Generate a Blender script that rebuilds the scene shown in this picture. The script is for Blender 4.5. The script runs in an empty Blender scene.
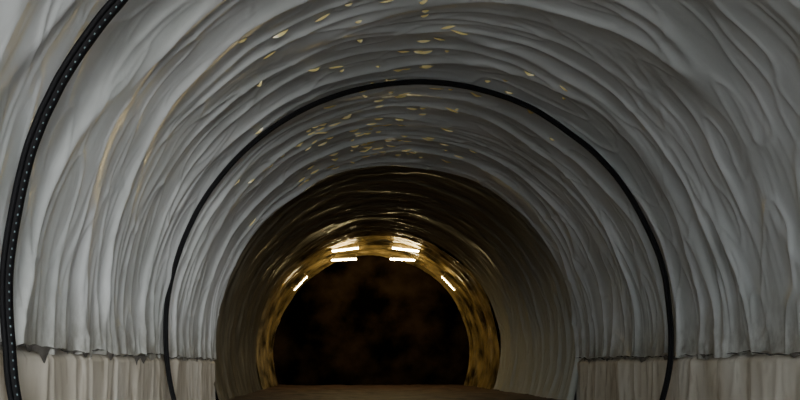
import bpy, math, random
import numpy as np
from mathutils import Vector
random.seed(3)
CX, CZ, R = 1.2, 1.29, 4.08
CAMZ = 0.8

_cache = {}
def vnoise(x, y, seed=0):
    N = 256
    if seed not in _cache:
        rs = np.random.RandomState(seed)
        ang = rs.rand(N, N) * 2 * np.pi
        _cache[seed] = (np.cos(ang), np.sin(ang))
    gx, gy = _cache[seed]
    xi = np.floor(x).astype(int); yi = np.floor(y).astype(int)
    fx = x - xi; fy = y - yi
    u = fx*fx*fx*(fx*(fx*6-15)+10); v = fy*fy*fy*(fy*(fy*6-15)+10)
    def g(ix, iy, dx, dy):
        a = ix % N; b = iy % N
        return gx[a, b]*dx + gy[a, b]*dy
    n00 = g(xi, yi, fx, fy); n10 = g(xi+1, yi, fx-1, fy)
    n01 = g(xi, yi+1, fx, fy-1); n11 = g(xi+1, yi+1, fx-1, fy-1)
    return ((n00*(1-u)+n10*u)*(1-v) + (n01*(1-u)+n11*u)*v) * 1.5

# ---------------- materials ----------------
def new_mat(name):
    m = bpy.data.materials.new(name); m.use_nodes = True
    nt = m.node_tree
    return m, nt, nt.nodes["Principled BSDF"]

def ramp(nt, fac, stops):
    r = nt.nodes.new("ShaderNodeValToRGB")
    el = r.color_ramp.elements
    while len(el) < len(stops): el.new(0.5)
    for e, (p, c) in zip(el, stops):
        e.position = p; e.color = (*c, 1)
    nt.links.new(fac, r.inputs[0]); return r.outputs[0]

def noise_node(nt, scale, vec_scale=(1,1,1), detail=5, rough=0.55, dist=0.0):
    tc = nt.nodes.new("ShaderNodeTexCoord")
    mp = nt.nodes.new("ShaderNodeMapping"); mp.inputs["Scale"].default_value = vec_scale
    n = nt.nodes.new("ShaderNodeTexNoise")
    n.inputs["Scale"].default_value = scale; n.inputs["Detail"].default_value = detail
    n.inputs["Roughness"].default_value = rough; n.inputs["Distortion"].default_value = dist
    nt.links.new(tc.outputs["Object"], mp.inputs[0]); nt.links.new(mp.outputs[0], n.inputs["Vector"])
    return n.outputs["Fac"]

def bump(nt, bsdf, fac, strength, dist=0.02):
    b = nt.nodes.new("ShaderNodeBump"); b.inputs["Strength"].default_value = strength
    b.inputs["Distance"].default_value = dist
    nt.links.new(fac, b.inputs["Height"]); nt.links.new(b.outputs[0], bsdf.inputs["Normal"])
    return b

def simple(name, col, rough=0.6, metal=0.0, nscale=6, var=0.35, bmp=0.3, spec=0.5, lo=0.3, hi=0.7):
    m, nt, b = new_mat(name)
    f = noise_node(nt, nscale)
    c = ramp(nt, f, [(lo, tuple(x*(1-var) for x in col)), (hi, tuple(min(1, x*(1+var)) for x in col))])
    nt.links.new(c, b.inputs["Base Color"])
    b.inputs["Roughness"].default_value = rough; b.inputs["Metallic"].default_value = metal
    b.inputs["Specular IOR Level"].default_value = spec
    if bmp: bump(nt, b, f, bmp)
    return m

def mul(nt, a, b_, fac=None):
    mx = nt.nodes.new("ShaderNodeMix"); mx.data_type = 'RGBA'; mx.blend_type = 'MULTIPLY'
    mx.inputs[0].default_value = 1.0
    if fac is not None: nt.links.new(fac, mx.inputs[0])
    nt.links.new(a, mx.inputs[6]); nt.links.new(b_, mx.inputs[7]); return mx.outputs[2]

def obj_xyz(nt):
    tc = nt.nodes.new("ShaderNodeTexCoord"); sp = nt.nodes.new("ShaderNodeSeparateXYZ")
    nt.links.new(tc.outputs["Object"], sp.inputs[0]); return sp.outputs
def maprange(nt, s, a, b_):
    mr = nt.nodes.new("ShaderNodeMapRange"); mr.inputs[1].default_value = a; mr.inputs[2].default_value = b_
    nt.links.new(s, mr.inputs[0]); return mr.outputs[0]

MEM, nt, b = new_mat("pvc_membrane")
f = noise_node(nt, 0.7, (1, 1, 1), 5)
c1 = ramp(nt, f, [(0.3, (0.48, 0.505, 0.49)), (0.7, (0.68, 0.70, 0.70))])
st = ramp(nt, noise_node(nt, 2.2, (1, 1.6, 0.8), 6, 0.65), [(0.42, (0.40, 0.37, 0.31)), (0.60, (0.97, 0.95, 0.90))])
xyz = obj_xyz(nt)
nt.links.new(mul(nt, c1, st, maprange(nt, xyz[2], 1.75, 0.95)), b.inputs["Base Color"])
b.inputs["Roughness"].default_value = 0.30
f3 = noise_node(nt, 4.0, (0.6, 1.4, 0.6), 3, 0.5, 0.5)
bump(nt, b, f3, 0.2, 0.03)

LOW, nt, b = new_mat("stained_concrete")
f = noise_node(nt, 1.2, (1, 1.2, 0.6), 5)
c1 = ramp(nt, f, [(0.3, (0.50, 0.45, 0.35)), (0.55, (0.68, 0.63, 0.53)), (0.75, (0.78, 0.75, 0.66))])
f2 = noise_node(nt, 2.5, (1, 2.0, 0.4), 4)
c2 = ramp(nt, f2, [(0.30, (0.55, 0.5, 0.42)), (0.46, (1, 1, 1))])
nt.links.new(mul(nt, c1, c2), b.inputs["Base Color"])
b.inputs["Roughness"].default_value = 0.6
bump(nt, b, f2, 0.15, 0.02)

INN, nt, b = new_mat("sooty_membrane")
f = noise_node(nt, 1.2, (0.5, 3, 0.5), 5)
c1 = ramp(nt, f, [(0.35, (0.060, 0.050, 0.030)), (0.7, (0.17, 0.145, 0.095))])  # weaker light of the inner section painted as dark brown
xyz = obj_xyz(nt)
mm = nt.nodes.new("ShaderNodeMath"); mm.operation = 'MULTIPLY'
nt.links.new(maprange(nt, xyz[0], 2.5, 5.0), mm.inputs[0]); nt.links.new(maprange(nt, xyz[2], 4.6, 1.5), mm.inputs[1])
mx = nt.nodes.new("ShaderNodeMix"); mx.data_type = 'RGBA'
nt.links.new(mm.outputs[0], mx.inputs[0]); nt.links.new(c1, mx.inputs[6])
mx.inputs[7].default_value = (0.44, 0.45, 0.40, 1)  # portal light on the lower right painted in as pale grey
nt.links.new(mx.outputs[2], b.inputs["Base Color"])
b.inputs["Roughness"].default_value = 0.45
bump(nt, b, noise_node(nt, 4.0, (0.6, 1.6, 0.6), 4), 0.3, 0.04)

YEL = simple("ochre_membrane", (0.23, 0.17, 0.075), 0.32, nscale=1.4, var=0.90, bmp=0.6, lo=0.36, hi=0.66)  # golden glow of the lamps partly painted into the base colour
BLK = simple("black_rubber", (0.004, 0.004, 0.005), 0.7, nscale=20, spec=0.2)
TIE = simple("pale_blue_clip", (0.14, 0.20, 0.21), 0.5, nscale=20, bmp=0)
FELT = simple("torn_dark_felt", (0.12, 0.11, 0.095), 0.9, nscale=10)
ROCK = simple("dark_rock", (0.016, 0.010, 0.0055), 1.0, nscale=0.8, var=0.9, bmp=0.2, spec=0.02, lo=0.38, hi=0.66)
OUT = simple("outer_shell_concrete", (0.2, 0.2, 0.2), 0.8)
HOUS = simple("lamp_housing", (0.2, 0.16, 0.1), 0.5, bmp=0)
MUD = simple("muddy_ground", (0.10, 0.062, 0.050), 0.65, nscale=1.5, var=0.7, bmp=0.6, spec=0.3)
BOUNCE_GRAV = simple("pale_gravel", (0.45, 0.45, 0.43), 0.8, nscale=3, var=0.2)
PATCH = simple("yellow_weld_patch", (1.0, 0.80, 0.33), 0.25, nscale=8, var=0.08, bmp=0)  # glint colour for the crown slivers

TUBE, nt, b = new_mat("lamp_tube_glow")
b.inputs["Base Color"].default_value = (1, 0.9, 0.6, 1)
b.inputs["Emission Color"].default_value = (1.0, 0.79, 0.38, 1)
b.inputs["Emission Strength"].default_value = 110

# ---------------- helpers ----------------
def mesh_from(name, V, F, mat, smooth=True, parent=None):
    me = bpy.data.meshes.new(name)
    V = np.asarray(V, dtype=np.float32); F = np.asarray(F, dtype=np.int32)
    me.vertices.add(len(V)); me.vertices.foreach_set("co", V.ravel())
    n = F.shape[1]
    me.loops.add(F.size); me.loops.foreach_set("vertex_index", F.ravel())
    me.polygons.add(len(F)); me.polygons.foreach_set("loop_start", np.arange(0, F.size, n, dtype=np.int32))
    me.polygons.foreach_set("use_smooth", np.full(len(F), smooth))
    me.update(calc_edges=True); me.validate()
    me.materials.append(mat)
    o = bpy.data.objects.new(name, me); bpy.context.collection.objects.link(o)
    if parent: o.parent = parent
    return o

def grid_faces(nu, nv, off=0):
    i = np.arange(nu-1)[:, None]; j = np.arange(nv-1)[None, :]
    a = i*nv + j + off
    return np.stack([a, a+1, a+nv+1, a+nv], -1).reshape(-1, 4)

def crest(n, w):
    return np.exp(-np.sqrt(n*n+(0.22*w)**2)/w)

def folds(s, y, seed=0, amp=1.0):
    w = 0.22*vnoise(s*0.30+9, y*0.45, seed+1) + 0.05*vnoise(s*0.9, y*1.1, seed+2)
    yy = y + w
    n1 = vnoise(s*0.12+3, yy*1.15, seed+3)
    n2 = vnoise(s*0.18+7, yy*2.0, seed+4)
    n3 = vnoise(s*0.40, yy*4.5, seed+5)
    n4 = vnoise(s*0.6+yy*1.1, yy*1.8-s*0.45, seed+6)
    n6 = vnoise(s*0.7-yy*1.3+5, yy*2.2+s*0.5, seed+10)
    n5 = vnoise(s*0.9, y*1.3, seed+7)
    m1 = np.clip(0.6+0.9*vnoise(s*0.35, y*0.6, seed+8), 0.15, 1.2)
    m2 = np.clip(0.45+1.0*vnoise(s*0.5+4, y*0.8, seed+9), 0.0, 1.1)
    d = 0.088*crest(n1, 0.12) + 0.062*crest(n2, 0.12)*m1 + 0.008*crest(n3, 0.16)*m2 \
        + 0.026*crest(n4, 0.055)*m2 + 0.020*crest(n6, 0.055)*(1.1-m2) + 0.025*n5 + 0.018*n2
    return amp*(d-0.012)

def arch_pts(rad, a):
    return CX + rad*np.cos(a), CZ + rad*np.sin(a)

def lining(name, y0, y1, dy, ds, rad, a0, mat, seed, amp, ragged=True):
    ys = np.arange(y0, y1+1e-6, dy)
    na = int((math.pi+2*a0)*rad/ds)
    al = np.linspace(-a0, math.pi+a0, na)
    A, Y = np.meshgrid(al, ys, indexing='ij')
    S = (A-math.pi/2)*rad
    d = folds(S, Y, seed, amp)
    X, Z = arch_pts(rad-d, A)
    if ragged:
        e = np.clip(1-(np.minimum(A+a0, math.pi+a0-A)*rad)/0.7, 0, 1)
        Z = Z + e*(0.06*vnoise(Y*1.3, A*0+np.sign(S)*3.3, 77)+0.05*vnoise(Y*5, A*0+np.sign(S)*5.3, 78))
    V = np.stack([X, Y, Z], -1).reshape(-1, 3)
    return mesh_from(name, V, grid_faces(na, len(ys)), mat)

lining("membrane_lining_vault", -2.0, 15.75, 0.02, 0.035, R, 0.085, MEM, 10, 1.0)
def inner(name, y0, y1, rad, mat, seed, amp, bot=-0.02, dy=0.03):
    a0 = math.asin((CZ-bot)/rad)
    return lining(name, y0, y1, dy, 0.05, rad, a0, mat, seed, amp, False)
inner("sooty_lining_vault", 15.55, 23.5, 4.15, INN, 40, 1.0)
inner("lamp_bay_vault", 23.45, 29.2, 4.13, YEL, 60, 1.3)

def arch_band(name, y0, y1, r_in, r_out, mat, a_lo, a_hi, n=160, parent=None):
    al = np.linspace(a_lo, a_hi, n)
    V = []
    for i, a in enumerate(al):
        for (yy, rr) in ((y0, r_in), (y1, r_in), (y1, r_out), (y0, r_out)):
            V.append((CX+rr*math.cos(a), yy, CZ+rr*math.sin(a)))
    F = []
    for i in range(n-1):
        for k in range(4):
            F.append((i*4+k, i*4+(k+1) % 4, (i+1)*4+(k+1) % 4, (i+1)*4+k))
    F.append((0, 3, 2, 1)); F.append(((n-1)*4, (n-1)*4+1, (n-1)*4+2, (n-1)*4+3))
    return mesh_from(name, V, F, mat, True, parent)
aB = math.asin((CZ+0.1)/4.4)
arch_band("outer_shell", -2.0, 30.0, 4.4, 4.9, OUT, -aB, math.pi+aB)  # added unseen shell, keeps sky light from leaking through the lining joints

# black cable arches
def tube_arch(name, y, r, rad, mat, a_lo, a_hi, parent, wob, seed, n=260, k=10):
    al = np.linspace(a_lo, a_hi, n); V = []
    w = wob*vnoise(al*4, al*0+.5, seed)+0.25*wob*vnoise(al*14, al*0+.5, seed+1)
    w2 = wob*0.4*vnoise(al*5, al*0+.5, seed+2)
    for i, a in enumerate(al):
        for j in range(k):
            t = 2*math.pi*j/k
            rr = r+w2[i]+rad*math.sin(t); yy = y+w[i]+rad*math.cos(t)
            V.append((CX+rr*math.cos(a), yy, CZ+rr*math.sin(a)))
    F = [(i*k+j, i*k+(j+1) % k, (i+1)*k+(j+1) % k, (i+1)*k+j) for i in range(n-1) for j in range(k)]
    return mesh_from(name, V, F, mat, True, parent), al, w, w2

def cable_arch(y, seed, clips, sc=1.0, rc=3.97, wob=0.04):
    e = bpy.data.objects.new("black_cable_arch", None); bpy.context.collection.objects.link(e)
    lo, hi = -0.32, math.pi+0.32
    _, al, w, w2 = tube_arch("hose", y, rc, 0.045*sc, BLK, lo, hi, e, wob, seed)
    tube_arch("cable_1", y+0.060*sc, rc+0.01, 0.026*sc, BLK, lo, hi, e, wob, seed)
    tube_arch("cable_2", y-0.058*sc, rc+0.01, 0.022*sc, BLK, lo, hi, e, wob, seed)
    if clips:
        V = []; F = []
        for q in range(clips):
            a = lo+(hi-lo)*(q+0.5)/clips
            ww = np.interp(a, al, w); ww2 = np.interp(a, al, w2)
            da = 0.0020; b0 = len(V); n = 4
            for aa in (a-da, a+da):
                for j in range(n):
                    t = -math.pi*(0.72+0.07*j/(n-1))
                    rr = rc+ww2+0.049*sc*math.sin(t); yy = y+ww+0.049*sc*math.cos(t)
                    V.append((CX+rr*math.cos(aa), yy, CZ+rr*math.sin(aa)))
            for j in range(n-1):
                F.append((b0+j, b0+j+1, b0+n+j+1, b0+n+j))
        mesh_from("clips", V, F, TIE, False, e)
    return e
cable_arch(5.8, 21, 210, 1.05, 3.985)
cable_arch(11.02, 31, 0, 0.82, 3.975, 0.025)

# lamp glints on the crown, imitated by small yellow slivers
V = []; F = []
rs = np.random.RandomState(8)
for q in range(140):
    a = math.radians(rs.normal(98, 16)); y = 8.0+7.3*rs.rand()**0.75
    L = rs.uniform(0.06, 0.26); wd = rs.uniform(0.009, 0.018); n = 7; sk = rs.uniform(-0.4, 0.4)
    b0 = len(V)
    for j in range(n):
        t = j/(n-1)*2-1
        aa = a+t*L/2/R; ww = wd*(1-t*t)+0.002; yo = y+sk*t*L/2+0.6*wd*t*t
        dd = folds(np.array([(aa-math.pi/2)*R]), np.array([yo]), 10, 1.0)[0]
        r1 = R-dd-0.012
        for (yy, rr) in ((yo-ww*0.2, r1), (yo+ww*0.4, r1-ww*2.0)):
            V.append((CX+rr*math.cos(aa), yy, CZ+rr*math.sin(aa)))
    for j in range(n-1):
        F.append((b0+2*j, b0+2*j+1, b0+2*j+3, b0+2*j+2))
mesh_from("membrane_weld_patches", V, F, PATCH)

# lower walls
def lower(name, side):
    ys = np.arange(-2.0, 15.7, 0.03); zs = np.linspace(-0.02, 1.15, 34)
    Zg, Y = np.meshgrid(zs, ys, indexing='ij')
    d = 0.5*folds(Zg*1.0+side*5, Y, 90+side) + 0.01*vnoise(Y*3, Zg*2, 95)
    d = d - 0.10*np.clip((Zg-0.88)/0.1, 0, 1)
    X = CX + side*(4.055 - d)
    V = np.stack([X, Y, Zg], -1).reshape(-1, 3)
    return mesh_from(name, V, grid_faces(len(zs), len(ys)), LOW)
lower("wall_left", -1); lower("wall_right", 1)

def felt(name, side):
    ys = np.arange(-2.0, 15.7, 0.03); n = len(ys)
    top = 0.955+0.04*vnoise(ys*1.3, ys*0+.5, 11+side)+0.02*vnoise(ys*6, ys*0+.5, 12+side)
    hgt = np.clip(-0.02+0.13*vnoise(ys*1.6, ys*0+.3, 14+side)+0.09*vnoise(ys*7, ys*0+.3, 17+side), 0.001, 0.2)
    V = []
    for i in range(n):
        x = CX+side*(4.01+0.02*vnoise(ys[i:i+1]*4, np.array([0.4]), 19)[0])
        V += [(x+side*0.03, ys[i], top[i]+0.01), (x, ys[i], top[i]), (x+side*0.01, ys[i], top[i]-hgt[i])]
    F = []
    for i in range(n-1):
        F += [(i*3, i*3+1, i*3+4, i*3+3), (i*3+1, i*3+2, i*3+5, i*3+4)]
    return mesh_from(name, V, F, FELT, False)
felt("torn_felt_strip", -1); felt("torn_felt_strip", 1)

# floor + added unseen ground outside
xs = np.linspace(CX-4.4, CX+4.4, 120); ys = np.linspace(-2.2, 29.6, 500)
X, Y = np.meshgrid(xs, ys, indexing='ij')
Z = 0.03*vnoise(X*1.1, Y*0.8, 51)+0.015*vnoise(X*4, Y*3, 52)
mesh_from("floor", np.stack([X, Y, Z], -1).reshape(-1, 3), grid_faces(120, 500), MUD)
xs = np.linspace(CX-30, CX+30, 60); ys = np.linspace(-50, -2.2, 60)
X, Y = np.meshgrid(xs, ys, indexing='ij')
mesh_from("ground", np.stack([X, Y, -0.03+0.04*vnoise(X*.3, Y*.3, 5)], -1).reshape(-1, 3), grid_faces(60, 60), BOUNCE_GRAV)  # unseen ground outside, made pale to bounce light onto the ceiling

n = 80
X, Zf = np.meshgrid(np.linspace(-4.4, 4.4, n), np.linspace(-1.4, 4.4, n), indexing='ij')
Yf = 29.5+0.12*vnoise(X*0.8+5, Zf*0.8+5, 61)+0.03*vnoise(X*3+5, Zf*3, 62)
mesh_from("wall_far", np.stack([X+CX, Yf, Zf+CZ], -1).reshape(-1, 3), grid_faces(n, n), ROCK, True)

def boxes(name, items, mat, parent=None):
    V = []; F = []
    for (p, q, w, h) in items:
        p = np.array(p, float); q = np.array(q, float); d = q-p; L = np.linalg.norm(d); d /= L
        up = np.array([0, 0, 1.0]) if abs(d[2]) < 0.9 else np.array([0, 1.0, 0])
        s = np.cross(d, up); s /= np.linalg.norm(s); u = np.cross(s, d)
        b0 = len(V)
        for e in (p, q):
            for a, c in ((-1, -1), (1, -1), (1, 1), (-1, 1)):
                V.append(tuple(e+s*a*w/2+u*c*h/2))
        for f_ in ((0, 3, 2, 1), (4, 5, 6, 7), (0, 1, 5, 4), (1, 2, 6, 5), (2, 3, 7, 6), (3, 0, 4, 7)):
            F.append(tuple(b0+i for i in f_))
    return mesh_from(name, V, F, mat, False, parent)

def lamp(x, y, z, roll, L=0.95, rad=0.028):
    e = bpy.data.objects.new("fluorescent_lamp", None); bpy.context.collection.objects.link(e)
    c, s = math.cos(roll), math.sin(roll)
    p = (x-c*L/2, y, z-s*L/2); q = (x+c*L/2, y, z+s*L/2)
    nx, nz = -s, c
    up = lambda v, k, dy=0: (v[0]+nx*k, v[1]+dy, v[2]+nz*k)
    boxes("housing", [(up(p, 0.06, 0.04), up(q, 0.06, 0.04), 0.06, 0.02), (up(p, 0.0), up(p, 0.07), 0.04, 0.08), (up(q, 0.0), up(q, 0.07), 0.04, 0.08),
                      (up(p, 0.07), up(p, 0.2), 0.02, 0.02), (up(q, 0.07), up(q, 0.2), 0.02, 0.02)], HOUS, e)
    V = []; k = 10
    for e_ in (p, q):
        for j in range(k):
            t = 2*math.pi*j/k
            V.append((e_[0]+nx*rad*math.cos(t), e_[1]-0.03+rad*math.sin(t), e_[2]+nz*rad*math.cos(t)))
    F = [(j, (j+1) % k, k+(j+1) % k, k+j) for j in range(k)]
    mesh_from("tube", V, F, TUBE, True, e)
for sx in (-1, 1):
    lamp(CX+sx*1.08, 25.2, 4.98, -sx*0.12)
    lamp(CX+sx*1.12, 26.9, 4.88, -sx*0.05)
    lamp(CX+sx*2.72, 25.9, 3.85, -sx*0.82, 0.7, 0.011)  # added thin glowing tubes standing in for glints on the bay wall

# ---------------- light ----------------
w = bpy.data.worlds.new("World"); bpy.context.scene.world = w; w.use_nodes = True
bg = w.node_tree.nodes["Background"]
bg.inputs[0].default_value = (0.91, 0.96, 1.0, 1); bg.inputs[1].default_value = 5.0
sd = bpy.data.lights.new("hazy_sun", 'SUN'); sd.energy = 1.8; sd.angle = math.radians(15); sd.color = (1, 0.99, 0.97)
so = bpy.data.objects.new("hazy_sun", sd); bpy.context.collection.objects.link(so)
so.rotation_euler = Vector((-0.34, 1.0, -0.03)).to_track_quat('-Z', 'Y').to_euler()

cd = bpy.data.cameras.new("camera"); co = bpy.data.objects.new("camera", cd)
bpy.context.collection.objects.link(co); bpy.context.scene.camera = co
co.location = (0, 0, CAMZ); co.rotation_euler = (math.pi/2, 0, 0)
cd.lens = 31.5; cd.sensor_width = 36; cd.shift_x = 0.0725; cd.shift_y = 0.2075
cd.clip_start = 0.05; cd.clip_end = 200
